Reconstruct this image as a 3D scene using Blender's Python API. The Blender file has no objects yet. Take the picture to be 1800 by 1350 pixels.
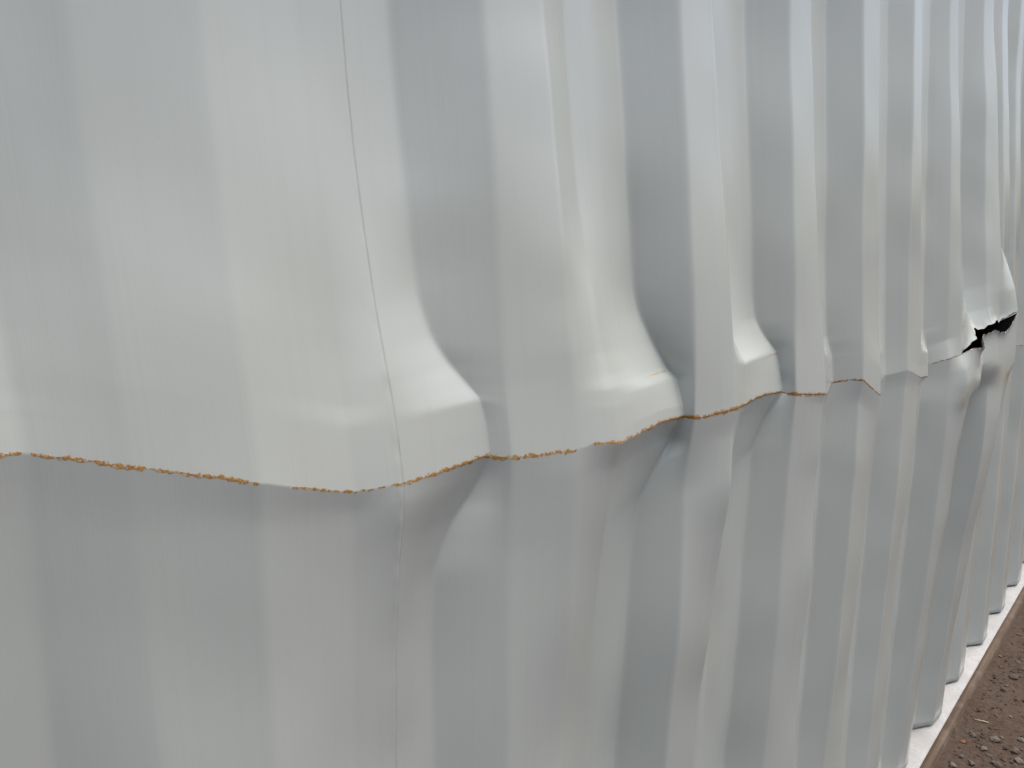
import bpy, math, random
import numpy as np
from mathutils import Matrix, Vector

random.seed(7)
rng = np.random.default_rng(11)
scene = bpy.context.scene
COL = scene.collection

# ------------------------------------------------------------------ camera
# world: X runs along the wall, Y points into the wall, Z up; crest plane is y = 0
EYE_H = 1.196            # camera height above the ground
CAM_D = 0.40234          # camera distance from the crest plane
W = (0.67486, -0.15098, 0.72234)      # wall direction seen from the camera (right, down, forward)
DN = (0.0361, 0.98443, 0.17203)       # plumb line
NO = (0.73706, 0.09002, -0.6698)      # outward normal
right, down, fwd = [Vector((W[i], -NO[i], -DN[i])) for i in range(3)]
cam_data = bpy.data.cameras.new('camera')
cam = bpy.data.objects.new('camera', cam_data)
COL.objects.link(cam)
up_v, back = -down, -fwd
m = Matrix((right, up_v, back)).transposed().to_4x4()
m.translation = (0.0, -CAM_D, EYE_H)
cam.matrix_world = m
cam_data.sensor_width = 36.0
cam_data.lens = 36.0 * 1354.0 / 1800.0
cam_data.clip_start = 0.02
cam_data.clip_end = 600.0
scene.camera = cam

# ------------------------------------------------------------------ sky, sun, exposure
SUN_EL, SUN_AZ = math.radians(75), math.radians(56)   # azimuth from +X towards -Y
world = bpy.data.worlds.new('World')
scene.world = world
world.use_nodes = True
nt = world.node_tree
bgn = nt.nodes['Background']
sky = nt.nodes.new('ShaderNodeTexSky')
sky.sky_type = 'NISHITA'
sky.sun_disc = False
sky.sun_elevation = SUN_EL
sky.air_density = 1.0
sky.dust_density = 7.0
sky.ozone_density = 1.0
sun_dir = Vector((math.cos(SUN_EL) * math.cos(SUN_AZ), -math.cos(SUN_EL) * math.sin(SUN_AZ), math.sin(SUN_EL)))
sky.sun_rotation = math.atan2(sun_dir.x, sun_dir.y)
nt.links.new(sky.outputs['Color'], bgn.inputs['Color'])
bgn.inputs['Strength'].default_value = 0.15
sun_data = bpy.data.lights.new('sun', 'SUN')
sun_data.energy = 1.5
sun_data.angle = math.radians(48)
sun_data.color = (1.0, 0.985, 0.96)
sun = bpy.data.objects.new('sun', sun_data)
COL.objects.link(sun)
sun.rotation_euler = sun_dir.to_track_quat('Z', 'Y').to_euler()
sun.location = (3, -3, 6)
vs = scene.view_settings
scene.display_settings.display_device = 'sRGB'
vs.view_transform = 'Standard'
vs.look = 'None'
vs.gamma = 1.0
vs.use_curve_mapping = False
vs.exposure = 0.74
scene.render.engine = 'CYCLES'
scene.render.resolution_x, scene.render.resolution_y = 1024, 768

# ------------------------------------------------------------------ helpers
def tag(o, label=None, cat=None, group=None, kind=None):
    if label: o['label'] = label
    if cat: o['category'] = cat
    if group: o['group'] = group
    if kind: o['kind'] = kind
    return o

def mesh_obj(name, verts, faces, mat, parent=None, smooth=True):
    me = bpy.data.meshes.new(name)
    me.from_pydata([tuple(v) for v in verts], [], faces)
    me.update()
    if smooth:
        me.polygons.foreach_set('use_smooth', [True] * len(me.polygons))
    me.materials.append(mat)
    o = bpy.data.objects.new(name, me)
    COL.objects.link(o)
    o.parent = parent
    return o

class Nodes:
    def __init__(self, name):
        self.mat = bpy.data.materials.new(name)
        self.mat.use_nodes = True
        self.t = self.mat.node_tree
        self.bsdf = self.t.nodes['Principled BSDF']
    def new(self, kind, **kw):
        n = self.t.nodes.new(kind)
        for k, v in kw.items(): setattr(n, k, v)
        return n
    def put(self, sock, v):
        if isinstance(v, bpy.types.NodeSocket): self.t.links.new(v, sock)
        else: sock.default_value = v
    def math(self, op, a, b=0.0, clamp=False):
        n = self.new('ShaderNodeMath', operation=op, use_clamp=clamp)
        self.put(n.inputs[0], a); self.put(n.inputs[1], b)
        return n.outputs[0]
    def rng(self, v, a, b, c=0.0, d=1.0, smooth=False):
        n = self.new('ShaderNodeMapRange')
        if smooth: n.interpolation_type = 'SMOOTHSTEP'
        self.put(n.inputs[0], v)
        for i, x in enumerate((a, b, c, d)): self.put(n.inputs[1 + i], x)
        return n.outputs[0]
    def mix(self, f, a, b):
        n = self.new('ShaderNodeMix', data_type='RGBA')
        self.put(n.inputs['Factor'], f); self.put(n.inputs['A'], a); self.put(n.inputs['B'], b)
        return n.outputs['Result']
    def coords(self, scale=(1, 1, 1)):
        tc = self.new('ShaderNodeTexCoord')
        mp = self.new('ShaderNodeMapping')
        mp.inputs['Scale'].default_value = scale
        self.t.links.new(tc.outputs['Object'], mp.inputs['Vector'])
        return mp.outputs['Vector']
    def noise(self, scale, stretch=(1, 1, 1), detail=3.0, rough=0.55):
        n = self.new('ShaderNodeTexNoise')
        n.inputs['Scale'].default_value = scale
        n.inputs['Detail'].default_value = detail
        n.inputs['Roughness'].default_value = rough
        self.t.links.new(self.coords(stretch), n.inputs['Vector'])
        return n.outputs['Fac']
    def attr(self, name):
        return self.new('ShaderNodeAttribute', attribute_name=name).outputs['Fac']
    def bump(self, h, strength, dist, prev=None):
        n = self.new('ShaderNodeBump')
        n.inputs['Strength'].default_value = strength
        n.inputs['Distance'].default_value = dist
        self.put(n.inputs['Height'], h)
        if prev is not None: self.t.links.new(prev, n.inputs['Normal'])
        return n.outputs['Normal']
    def done(self, color, rough, normal=None, spec=0.5):
        self.put(self.bsdf.inputs['Base Color'], color)
        self.put(self.bsdf.inputs['Roughness'], rough)
        self.bsdf.inputs['Specular IOR Level'].default_value = spec
        if normal is not None: self.t.links.new(normal, self.bsdf.inputs['Normal'])
        return self.mat

# ------------------------------------------------------------------ materials
def paint_material():
    n = Nodes('white_coil_paint')
    broad = n.noise(3.0, (1, 1, 1), 3)
    streak = n.noise(1.0, (170, 20, 1.2), 4, 0.6)
    fine = n.noise(1.0, (700, 80, 2.0), 2)
    speck = n.noise(330.0, (1, 1, 1), 2)
    c = n.mix(n.rng(broad, 0.3, 0.7), (0.40, 0.430, 0.402, 1), (0.42, 0.450, 0.422, 1))
    c = n.mix(n.math('MULTIPLY', n.rng(streak, 0.5, 0.78), 0.22), c, (0.36, 0.372, 0.335, 1))
    c = n.mix(n.math('MULTIPLY', n.rng(speck, 0.775, 0.80), 0.4), c, (0.25, 0.24, 0.2, 1))
    # cracked paint and rust along the buckle
    cd, ra = n.attr('crease_dist'), n.attr('rust')
    ud, ua = n.attr('fold_dist'), n.attr('fold_rust')
    clump = n.noise(1.0, (210, 90, 210), 3, 0.65)
    grit = n.noise(1.0, (1100, 300, 700), 3, 0.7)
    hatch = n.noise(1.0, (1500, 200, 110), 2, 0.5)
    wid = n.math('MULTIPLY', n.rng(clump, 0.36, 0.66, 0.05, 1.0), n.math('MULTIPLY', ra, 0.0030))
    a = n.math('ABSOLUTE', n.math('ADD', cd, n.math('MULTIPLY', n.math('SUBTRACT', grit, 0.5), 0.0011)))
    core = n.rng(n.math('SUBTRACT', wid, a), -0.00025, 0.00025)
    gate = n.rng(n.math('ADD', clump, n.math('MULTIPLY', ra, 0.3)), 0.52, 0.62)
    core = n.math('MULTIPLY', n.math('MULTIPLY', core, gate), n.rng(ra, 0.05, 0.3))
    core = n.math('MULTIPLY', core, n.rng(n.math('ADD', n.noise(1.0, (520, 200, 420), 3, 0.7), n.math('MULTIPLY', ra, 0.10)), 0.45, 0.54, 0.12, 1.0))
    up = n.math('MULTIPLY', n.rng(cd, 0.0042, 0.0008), n.rng(cd, -0.0012, -0.0004))
    fuzz = n.math('MULTIPLY', n.math('MULTIPLY', up, n.rng(hatch, 0.56, 0.66)), n.rng(n.math('MULTIPLY', ra, clump), 0.36, 0.6))
    w2 = n.math('MULTIPLY', n.rng(clump, 0.4, 0.6), n.math('MULTIPLY', ua, 0.0009))
    a2 = n.math('ABSOLUTE', n.math('ADD', ud, n.math('MULTIPLY', n.math('SUBTRACT', grit, 0.5), 0.0014)))
    core2 = n.math('MULTIPLY', n.rng(n.math('SUBTRACT', w2, a2), -0.0002, 0.0003), n.rng(ua, 0.1, 0.5))
    mask = n.math('MAXIMUM', n.math('MAXIMUM', core, n.math('MULTIPLY', fuzz, 0.8)), n.math('MULTIPLY', core2, 0.8))
    rust = n.mix(n.rng(grit, 0.35, 0.65), (0.20, 0.09, 0.013, 1), (0.42, 0.235, 0.05, 1))
    dark = n.attr('crack')
    rust = n.mix(n.math('MULTIPLY', dark, n.rng(a, 0.0007, 0.0002)), rust, (0.035, 0.018, 0.008, 1))
    halo = n.math('MULTIPLY', n.math('MULTIPLY', n.rng(n.math('ABSOLUTE', cd), 0.0045, 0.0005), n.rng(clump, 0.4, 0.65)), n.math('MULTIPLY', n.rng(ra, 0.3, 1.1), 0.22))
    c = n.mix(halo, c, (0.42, 0.30, 0.12, 1))
    c = n.mix(mask, c, rust)
    # dark gap line of the side lap, its shadow painted into the colour
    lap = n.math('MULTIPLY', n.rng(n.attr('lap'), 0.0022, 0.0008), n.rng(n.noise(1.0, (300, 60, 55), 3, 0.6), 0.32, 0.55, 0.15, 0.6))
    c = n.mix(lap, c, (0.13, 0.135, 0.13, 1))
    # faint ochre stains bled out of the paint cracks
    stain = n.math('MULTIPLY', n.attr('stain'), n.rng(n.noise(60, (1, 1, 1), 3), 0.3, 0.6))
    c = n.mix(stain, c, (0.40, 0.32, 0.17, 1))
    r = n.rng(n.noise(9.0, (1, 1, 1), 3), 0.3, 0.7, 0.17, 0.20)
    r = n.math('ADD', r, n.math('MULTIPLY', mask, 0.5), True)
    nb = n.bump(fine, 0.10, 0.0006)
    nb = n.bump(n.noise(420.0, (1, 1, 1), 2), 0.05, 0.0004, nb)
    nb = n.bump(mask, 0.15, 0.0004, nb)
    return n.done(c, r, nb, 0.7)
PAINT = paint_material()

def plain(name, c1, c2, scale, stretch=(1, 1, 1), rough=0.6, bump=0.0, dist=0.002, spec=0.5, detail=4):
    n = Nodes(name)
    f = n.noise(scale, stretch, detail, 0.6)
    col = n.mix(n.rng(f, 0.32, 0.68), c1 + (1,), c2 + (1,))
    nb = n.bump(f, bump, dist) if bump else None
    return n.done(col, rough, nb, spec)
BACKING = plain('black_backing', (0.012, 0.014, 0.02), (0.03, 0.035, 0.05), 30, rough=0.5)
def flashing_material():
    n = Nodes('white_flashing_paint')
    a, b = n.noise(16, (1, 1, 1), 4, 0.65), n.noise(140, (1, 1, 1), 3, 0.6)
    c = n.mix(n.rng(a, 0.35, 0.65), (0.28, 0.28, 0.268, 1), (0.36, 0.36, 0.352, 1))
    c = n.mix(n.math('MULTIPLY', n.rng(b, 0.56, 0.68), n.rng(a, 0.4, 0.6)), c, (0.22, 0.19, 0.16, 1))
    return n.done(c, 0.45, n.bump(b, 0.2, 0.001))
FLASH = flashing_material()

def edging_material():
    n = Nodes('weathered_edging')
    g = n.noise(1.0, (5, 220, 220), 4, 0.6)
    b = n.noise(14.0, (1, 1, 1), 4, 0.65)
    c = n.mix(n.rng(g, 0.3, 0.7), (0.05, 0.03, 0.018, 1), (0.105, 0.075, 0.052, 1))
    c = n.mix(n.math('MULTIPLY', n.rng(b, 0.5, 0.7), 0.45), c, (0.17, 0.14, 0.11, 1))
    c = n.mix(n.rng(n.noise(26, (1, 1, 1), 3), 0.69, 0.74), c, (0.17, 0.20, 0.10, 1))
    return n.done(c, 0.7, n.bump(g, 0.35, 0.002), 0.35)
EDGING = edging_material()

def soil_material():
    n = Nodes('brown_soil')
    a = n.noise(6.0, (1, 1, 1), 5, 0.65)
    b = n.noise(90.0, (1, 1, 1), 5, 0.7)
    v = n.noise(420.0, (1, 1, 1), 3, 0.6)
    c = n.mix(n.rng(a, 0.3, 0.7), (0.036, 0.0225, 0.015, 1), (0.062, 0.043, 0.031, 1))
    c = n.mix(n.rng(b, 0.42, 0.72), c, (0.085, 0.062, 0.046, 1))
    c = n.mix(n.rng(v, 0.6, 0.72), c, (0.03, 0.022, 0.017, 1))
    nb = n.bump(b, 0.7, 0.006)
    nb = n.bump(v, 0.5, 0.002, nb)
    return n.done(c, 0.9, nb, 0.25)
SOIL = soil_material()

def stone_material(name, c1, c2):
    n = Nodes(name)
    oi = n.new('ShaderNodeObjectInfo')
    f = n.noise(60, (1, 1, 1), 4, 0.65)
    at = n.attr('tone')
    t = n.math('ADD', n.math('MULTIPLY', oi.outputs['Random'], 0.6), n.math('MULTIPLY', f, 0.5))
    t = n.math('ADD', t, at, True)
    return n.done(n.mix(t, c1 + (1,), c2 + (1,)), 0.8, n.bump(f, 0.4, 0.002), 0.3)
STONE = stone_material('grey_stone', (0.04, 0.031, 0.025), (0.15, 0.13, 0.112))
GRIT = stone_material('soil_grit', (0.022, 0.015, 0.011), (0.12, 0.093, 0.073))
CLAY = plain('red_clay', (0.12, 0.04, 0.022), (0.17, 0.07, 0.04), 120, rough=0.85, bump=0.3)
STRAW = plain('dry_straw', (0.38, 0.31, 0.21), (0.52, 0.44, 0.31), 200, rough=0.7)

# ------------------------------------------------------------------ the buckled wall
# Each column is one bend line of the trapezoidal sheet: VS valley start, F valley end, S crest start,
# E crest end, with its outward offset as a function of height (height 0 = eye level).
COLS = [  # (feature, rib, s, upper edge->top, lower edge->bottom); (z, outward, shift) in 0.1 mm
 ('VS',-2,-0.2434,[(-800,-160,0),(-600,-177,0),(-680,-171,0),(-500,-185,0),(-200,-205,0),(200,-227,0),(900,-253,0),(2200,-290,0),(8000,-320,0),(24000,-320,0)],[(-800,-160,0),(-950,-178,0),(-1100,-193,0),(-1400,-217,0),(-1800,-238,0),(-2400,-257,0),(-3300,-272,0),(-4800,-287,0),(-11720,-320,0)]),
 ('F',-2,-0.1509,[(-800,-160,0),(-600,-177,0),(-680,-171,0),(-500,-185,0),(-200,-205,0),(200,-227,0),(900,-253,0),(2200,-290,0),(8000,-320,0),(24000,-320,0)],[(-800,-160,0),(-950,-178,0),(-1100,-193,0),(-1400,-217,0),(-1800,-238,0),(-2400,-257,0),(-3300,-272,0),(-4800,-287,0),(-11720,-320,0)]),
 ('S',-2,-0.1034,[(-850,72,0),(-650,57,0),(-400,54,0),(-280,40,0),(-100,23,0),(200,4,0),(600,-11,0),(1300,-27,0),(2600,-46,0),(8000,-80,0),(24000,-80,0)],[(-850,72,0),(-1000,48,0),(-1150,39,0),(-1450,23,0),(-1850,8,0),(-2450,-6,0),(-3350,-20,0),(-4850,-36,0),(-11720,-80,0)]),
 ('E',-2,-0.0409,[(-850,151,0),(-650,136,0),(-400,131,0),(-280,116,0),(-100,98,0),(200,77,0),(600,59,0),(1300,39,0),(2600,11,0),(8000,-40,0),(24000,-40,0)],[(-850,151,0),(-1000,128,0),(-1150,117,0),(-1450,100,0),(-1850,84,0),(-2450,67,0),(-3350,49,0),(-4850,27,0),(-11720,-40,0)]),
 ('VS',-1,0.0066,[(-820,-160,0),(-620,-177,0),(-700,-171,0),(-520,-185,0),(-220,-205,0),(180,-227,0),(880,-253,0),(2180,-290,0),(8000,-320,0),(24000,-320,0)],[(-820,-160,0),(-970,-178,0),(-1120,-193,0),(-1420,-217,0),(-1820,-238,0),(-2420,-257,0),(-3320,-272,0),(-4820,-287,0),(-11720,-320,0)]),
 ('F',-1,0.0991,[(-875,-160,50),(-675,-182,42),(-755,-173,45),(-575,-192,39),(-275,-217,30),(125,-245,22),(825,-279,12),(2125,-330,0),(8000,-380,0),(24000,-380,0)],[(-875,-160,50),(-1025,-182,41),(-1175,-200,34),(-1475,-229,24),(-1875,-255,14),(-2475,-278,7),(-3375,-297,2),(-4875,-316,0),(-11720,-360,0)]),
 ('S',-1,0.1466,[(-1035,-10,0),(-600,-30,0),(0,-70,0),(600,-100,0),(1300,-110,0),(8000,-110,0),(24000,-110,0)],[(-1035,-10,0),(-1400,-50,0),(-2000,-70,0),(-2800,-60,0),(-6000,-80,0),(-11720,-100,0)]),
 ('E',-1,0.2091,[(-1247,130,0),(-950,100,0),(-450,50,0),(0,10,0),(600,-20,0),(1300,-50,0),(8000,-50,0),(24000,-50,0)],[(-1247,130,0),(-1500,90,0),(-2000,60,0),(-2700,40,0),(-6000,0,0),(-11720,0,0)]),
 ('VS',0,0.2779,[(-1500,20,0),(-1280,0,0),(-1070,-20,0),(-950,-40,0),(-600,-80,0),(0,-130,0),(680,-170,0),(1510,-210,0),(8000,-250,0),(24000,-250,0)],[(-1500,20,0),(-1650,-10,0),(-1850,-30,0),(-2770,-100,0),(-3520,-130,0),(-11720,-300,0)]),
 ('M',0,0.3150,[(-1529,48,0),(-1392,37,0),(-1070,8,0),(-796,-30,0),(-288,-122,0),(360,-203,0),(1006,-243,0),(1592,-262,0),(8000,-280,0),(24000,-280,0)],[(-1529,48,0),(-1651,43,0),(-1990,-14,0),(-2341,-66,0),(-2793,-123,0),(-3298,-152,0),(-3774,-178,0),(-11720,-300,0)]),
 ('F',0,0.3584,[(-1520,25,450),(-1300,10,440),(-1090,-10,400),(-980,-55,330),(-830,-110,220),(-600,-165,90),(-200,-220,10),(373,-255,0),(677,-288,0),(1119,-319,0),(1552,-331,0),(8000,-350,0),(24000,-350,0)],[(-1520,25,450),(-1650,-30,420),(-1860,-110,310),(-2000,-150,200),(-2170,-180,110),(-2450,-210,20),(-3191,-250,0),(-4040,-264,0),(-11720,-350,0)]),
 ('S',0,0.4179,[(-1571,130,0),(-1000,90,0),(-340,70,0),(400,50,0),(1300,30,0),(1730,10,0),(8000,0,0),(24000,0,0)],[(-1571,130,0),(-2000,80,0),(-2400,50,0),(-3350,40,0),(-4250,10,0),(-11720,-100,0)]),
 ('E',0,0.4804,[(-1627,267,0),(-1231,249,0),(-820,232,0),(-382,193,0),(31,172,0),(459,140,0),(877,97,0),(1366,64,0),(1850,25,0),(8000,0,0),(24000,0,0)],[(-1627,267,0),(-1795,257,0),(-2012,239,0),(-2969,188,0),(-3822,114,0),(-4579,59,0),(-11720,-100,0)]),
 ('VS',1,0.5279,[(-1643,340,0),(-1340,310,0),(-1190,285,0),(-1080,250,0),(-880,200,0),(-460,120,0),(-80,45,0),(490,-50,0),(940,-95,0),(1980,-140,0),(8000,-200,0),(24000,-200,0)],[(-1643,345,0),(-1904,259,0),(-2318,197,0),(-2956,122,0),(-3859,26,0),(-4903,-58,0),(-11720,-300,0)]),
 ('F',1,0.6204,[(-1709,164,455),(-1594,149,455),(-1331,72,455),(-1227,1,410),(-963,-77,265),(-617,-151,112),(-400,-171,67),(121,-184,37),(829,-201,0),(1426,-243,0),(2193,-282,0),(8000,-300,0),(24000,-300,0)],[(-1709,164,455),(-1944,26,454),(-2137,-37,340),(-2330,-92,234),(-2553,-142,131),(-3022,-180,47),(-3884,-207,0),(-5551,-323,0),(-11720,-450,0)]),
 ('S',1,0.6679,[(-1698,284,0),(-422,265,0),(514,212,0),(1219,174,0),(2197,112,0),(8000,50,0),(24000,50,0)],[(-1698,284,0),(-2488,166,0),(-3194,181,0),(-3936,170,0),(-4985,103,0),(-5639,62,0),(-11720,-200,0)]),
 ('E',1,0.7304,[(-1723,406,0),(-1470,391,0),(-1116,367,0),(-551,334,0),(307,267,0),(958,210,0),(1493,167,0),(2321,103,0),(8000,50,0),(24000,50,0)],[(-1723,406,0),(-2011,374,0),(-2487,374,0),(-3124,304,0),(-3779,230,0),(-4451,182,0),(-5160,97,0),(-6001,45,0),(-11720,-200,0)]),
 ('VS',2,0.7779,[(-1850,306,0),(-1650,291,0),(-1350,277,0),(-1230,203,0),(-1050,118,0),(-750,25,0),(-350,-47,0),(350,-112,0),(1650,-183,0),(8000,-300,0),(24000,-300,0)],[(-1850,306,0),(-2000,238,0),(-2150,186,0),(-2450,103,0),(-2850,25,0),(-3450,-51,0),(-4350,-123,0),(-5850,-207,0),(-11720,-440,0)]),
 ('F',2,0.8704,[(-1868,101,424),(-1761,86,428),(-1566,65,399),(-1350,35,357),(-1137,-59,219),(-922,-125,119),(-551,-150,80),(733,-180,33),(1723,-223,0),(2678,-267,0),(8000,-300,0),(24000,-300,0)],[(-1868,101,424),(-2149,-20,277),(-2398,-92,170),(-2602,-137,100),(-3100,-154,75),(-3966,-188,19),(-4881,-227,0),(-6013,-315,0),(-7003,-402,0),(-11720,-500,0)]),
 ('S',2,0.9179,[(-1873,261,0),(-1261,246,0),(-681,230,0),(208,192,0),(1227,150,0),(2695,70,0),(8000,30,0),(24000,30,0)],[(-1873,261,0),(-3437,167,0),(-4497,133,0),(-5613,67,0),(-7100,-36,0),(-11720,-200,0)]),
 ('E',2,0.9804,[(-1962,390,0),(-1705,375,0),(-1146,335,0),(-723,306,0),(616,192,0),(1406,146,0),(2817,68,0),(8000,30,0),(24000,30,0)],[(-1962,390,0),(-2090,366,0),(-2759,329,0),(-3126,304,0),(-4364,290,0),(-5015,248,0),(-5856,178,0),(-7379,123,0),(-11720,-100,0)]),
 ('VS',3,1.0279,[(-2050,246,0),(-1850,231,0),(-1550,217,0),(-1430,151,0),(-1250,76,0),(-950,-7,0),(-550,-72,0),(150,-133,0),(1450,-203,0),(8000,-320,0),(24000,-320,0)],[(-2050,246,0),(-2200,186,0),(-2350,140,0),(-2650,67,0),(-3050,-2,0),(-3650,-70,0),(-4550,-133,0),(-6050,-209,0),(-11720,-420,0)]),
 ('F',3,1.1204,[(-2142,-94,143),(-1743,-115,116),(-1420,-171,40),(-818,-195,7),(841,-232,0),(3177,-310,0),(8000,-320,0),(24000,-320,0)],[(-2142,-94,143),(-2251,-109,125),(-2623,-150,69),(-3200,-180,0),(-5000,-240,0),(-8000,-380,0),(-11720,-450,0)]),
 ('S',3,1.1679,[(-2087,241,0),(-1690,226,0),(-698,186,0),(546,143,0),(1635,106,0),(3191,35,0),(8000,0,0),(24000,0,0)],[(-2087,241,0),(-2450,193,0),(-3225,191,0),(-3619,173,0),(-5055,118,0),(-6562,35,0),(-8548,-105,0),(-11720,-200,0)]),
 ('E',3,1.2304,[(-2396,303,0),(-1956,288,0),(-1575,247,0),(561,146,0),(1278,115,0),(2305,78,0),(3308,57,0),(8000,40,0),(24000,40,0)],[(-2396,303,0),(-3057,244,0),(-3567,198,0),(-4198,165,0),(-5658,92,0),(-6849,4,0),(-8885,-70,0),(-11720,-160,0)]),
 ('VS',4,1.2779,[(-2350,106,0),(-2150,91,0),(-1900,80,0),(-1780,33,0),(-1600,-23,0),(-1300,-85,0),(-900,-136,0),(-200,-186,0),(1100,-249,0),(8000,-360,0),(24000,-360,0)],[(-2350,106,0),(-2500,59,0),(-2650,25,0),(-2950,-31,0),(-3350,-85,0),(-3950,-140,0),(-4850,-197,0),(-6350,-269,0),(-11720,-480,0)]),
 ('F',4,1.3704,[(-2346,-117,80),(-2082,-132,86),(1874,-245,0),(3667,-317,0),(8000,-340,0),(24000,-340,0)],[(-2346,-117,80),(-2475,-132,85),(-3300,-200,0),(-6000,-320,0),(-9000,-440,0),(-11720,-500,0)]),
 ('S',4,1.4179,[(-2285,138,0),(-1839,123,0),(-596,90,0),(703,62,0),(2114,18,0),(3697,-43,0),(8000,-80,0),(24000,-80,0)],[(-2285,138,0),(-2563,104,0),(-3351,95,0),(-4503,75,0),(-5092,45,0),(-6595,-32,0),(-8170,-123,0),(-10007,-200,0),(-11720,-250,0)]),
 ('E',4,1.4804,[(-2500,181,0),(-2305,166,0),(-1657,152,0),(-624,100,0),(627,37,0),(1461,3,0),(2658,-48,0),(3830,-90,0),(8000,-100,0),(24000,-100,0)],[(-2500,181,0),(-2654,165,0),(-3342,153,0),(-4056,121,0),(-4789,71,0),(-5282,26,0),(-6835,-41,0),(-8453,-100,0),(-10354,-185,0),(-11720,-240,0)]),
 ('VS',5,1.5279,[(-2550,184,0),(-2350,169,0),(-2100,156,0),(-1980,51,0),(-1800,-50,0),(-1500,-135,0),(-1100,-187,0),(-400,-234,0),(900,-304,0),(8000,-440,0),(24000,-440,0)],[(-2550,184,0),(-2700,55,0),(-2850,-24,0),(-3150,-107,0),(-3550,-156,0),(-4150,-193,0),(-5050,-237,0),(-6550,-307,0),(-11720,-540,0)]),
 ('F',5,1.6204,[(-2507,-110,92),(-2239,-125,88),(-1814,-196,5),(-500,-220,0),(1000,-280,0),(8000,-420,0),(24000,-420,0)],[(-2507,-110,92),(-2797,-150,59),(-3300,-180,0),(-5000,-240,0),(-9000,-450,0),(-11720,-550,0)]),
 ('S',5,1.6679,[(-2403,210,0),(-2036,137,0),(-1252,123,0),(342,65,0),(2125,-24,0),(4210,-149,0),(8000,-160,0),(24000,-160,0)],[(-2403,210,0),(-2800,200,0),(-3300,220,0),(-4800,160,0),(-6000,100,0),(-8500,-80,0),(-11720,-340,0)]),
 ('X',5,1.7054,[(-2360,326,0),(-1210,251,0),(-135,170,0),(2155,21,0),(4276,-118,0),(8000,-160,0),(24000,-160,0)],[(-2360,326,0),(-2660,423,0),(-2941,459,0),(-3195,444,0),(-3560,375,0),(-4058,322,0),(-5023,252,0),(-6016,169,0),(-7157,69,0),(-8346,-23,0),(-9791,-152,0),(-11720,-264,0)]),
 ('E',5,1.7304,[(-2302,297,0),(-1227,226,0),(-138,134,0),(2184,-18,0),(4334,-159,0),(8000,-160,0),(24000,-160,0)],[(-2257,474,0),(-2575,493,0),(-2860,510,0),(-3152,477,0),(-3554,420,0),(-4071,347,0),(-4425,295,0),(-4828,266,0),(-5685,208,0),(-6093,166,0),(-7250,55,0),(-8450,-27,0),(-9912,-157,0),(-11720,-281,0)]),
 ('VS',6,1.7779,[(-2144,387,0),(-1674,237,0),(-1376,148,0),(-500,-200,0),(1000,-300,0),(8000,-450,0),(24000,-450,0)],[(-2299,507,0),(-2685,490,0),(-2951,536,0),(-3205,470,0),(-3400,100,0),(-4000,-120,0),(-6000,-250,0),(-9000,-450,0),(-11720,-580,0)]),
 ('F',6,1.8704,[(-2038,131,0),(-1700,-20,0),(-1200,-140,0),(-500,-220,0),(2000,-320,0),(8000,-450,0),(24000,-450,0)],[(-2165,288,0),(-2771,366,0),(-3600,0,0),(-4200,-120,0),(-6000,-220,0),(-9000,-400,0),(-11720,-550,0)]),
 ('S',6,1.9179,[(-1964,392,0),(-1598,317,0),(-1111,255,0),(-385,190,0),(357,134,0),(2354,34,0),(4696,-139,0),(8196,-140,0),(24000,-140,0)],[(-2095,485,0),(-2821,552,0),(-3400,400,0),(-4000,420,0),(-5300,340,0),(-7000,140,0),(-9000,-30,0),(-11720,-240,0)]),
 ('E',6,1.9804,[(-1909,409,0),(-1270,423,0),(-738,389,0),(353,289,0),(2707,99,0),(4808,-94,0),(8308,-120,0),(24000,-120,0)],[(-2207,525,0),(-2904,558,0),(-3419,558,0),(-3964,559,0),(-4709,506,0),(-5254,438,0),(-5867,351,0),(-7124,181,0),(-8429,54,0),(-9783,-89,0),(-11720,-201,0)]),
 ('VS',7,2.0279,[(-1765,682,0),(-1235,594,0),(-833,470,0),(-378,289,0),(500,-150,0),(1500,-300,0),(8000,-450,0),(24000,-450,0)],[(-1803,685,0),(-2185,688,0),(-2609,694,0),(-2867,689,0),(-3133,618,0),(-3627,539,0),(-4200,0,0),(-5000,-150,0),(-8000,-400,0),(-11720,-550,0)]),
 ('F',7,2.1204,[(-2200,-15,0),(-2000,-30,0),(-1750,-43,0),(-1630,-91,0),(-1450,-148,0),(-1150,-212,0),(-750,-265,0),(-50,-321,0),(1250,-393,0),(8000,-520,0),(24000,-520,0)],[(-2200,-15,0),(-2350,-59,0),(-2500,-93,0),(-2800,-146,0),(-3200,-196,0),(-3800,-246,0),(-4700,-295,0),(-6200,-353,0),(-11720,-520,0)]),
 ('S',7,2.1679,[(-2000,80,0),(-420,60,0),(2570,-130,0),(5350,-310,0),(8850,-300,0),(24000,-300,0)],[(-2000,80,0),(-4000,30,0),(-6000,-60,0),(-8000,-150,0),(-9670,-210,0),(-11720,-260,0)]),
 ('E',7,2.2304,[(-2000,80,0),(-420,60,0),(2570,-130,0),(5350,-310,0),(8850,-300,0),(24000,-300,0)],[(-2000,80,0),(-4000,30,0),(-6000,-60,0),(-8000,-150,0),(-9670,-210,0),(-11720,-260,0)]),
 ('VS',8,2.2779,[(-3300,-325,0),(-3100,-340,0),(-2850,-352,0),(-2730,-366,0),(-2550,-384,0),(-2250,-409,0),(-1850,-435,0),(-1150,-473,0),(150,-537,0),(8000,-660,0),(24000,-660,0)],[(-3300,-325,0),(-3450,-340,0),(-3600,-349,0),(-3900,-364,0),(-4300,-380,0),(-4900,-398,0),(-5800,-421,0),(-7300,-454,0),(-11720,-560,0)]),
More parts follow.
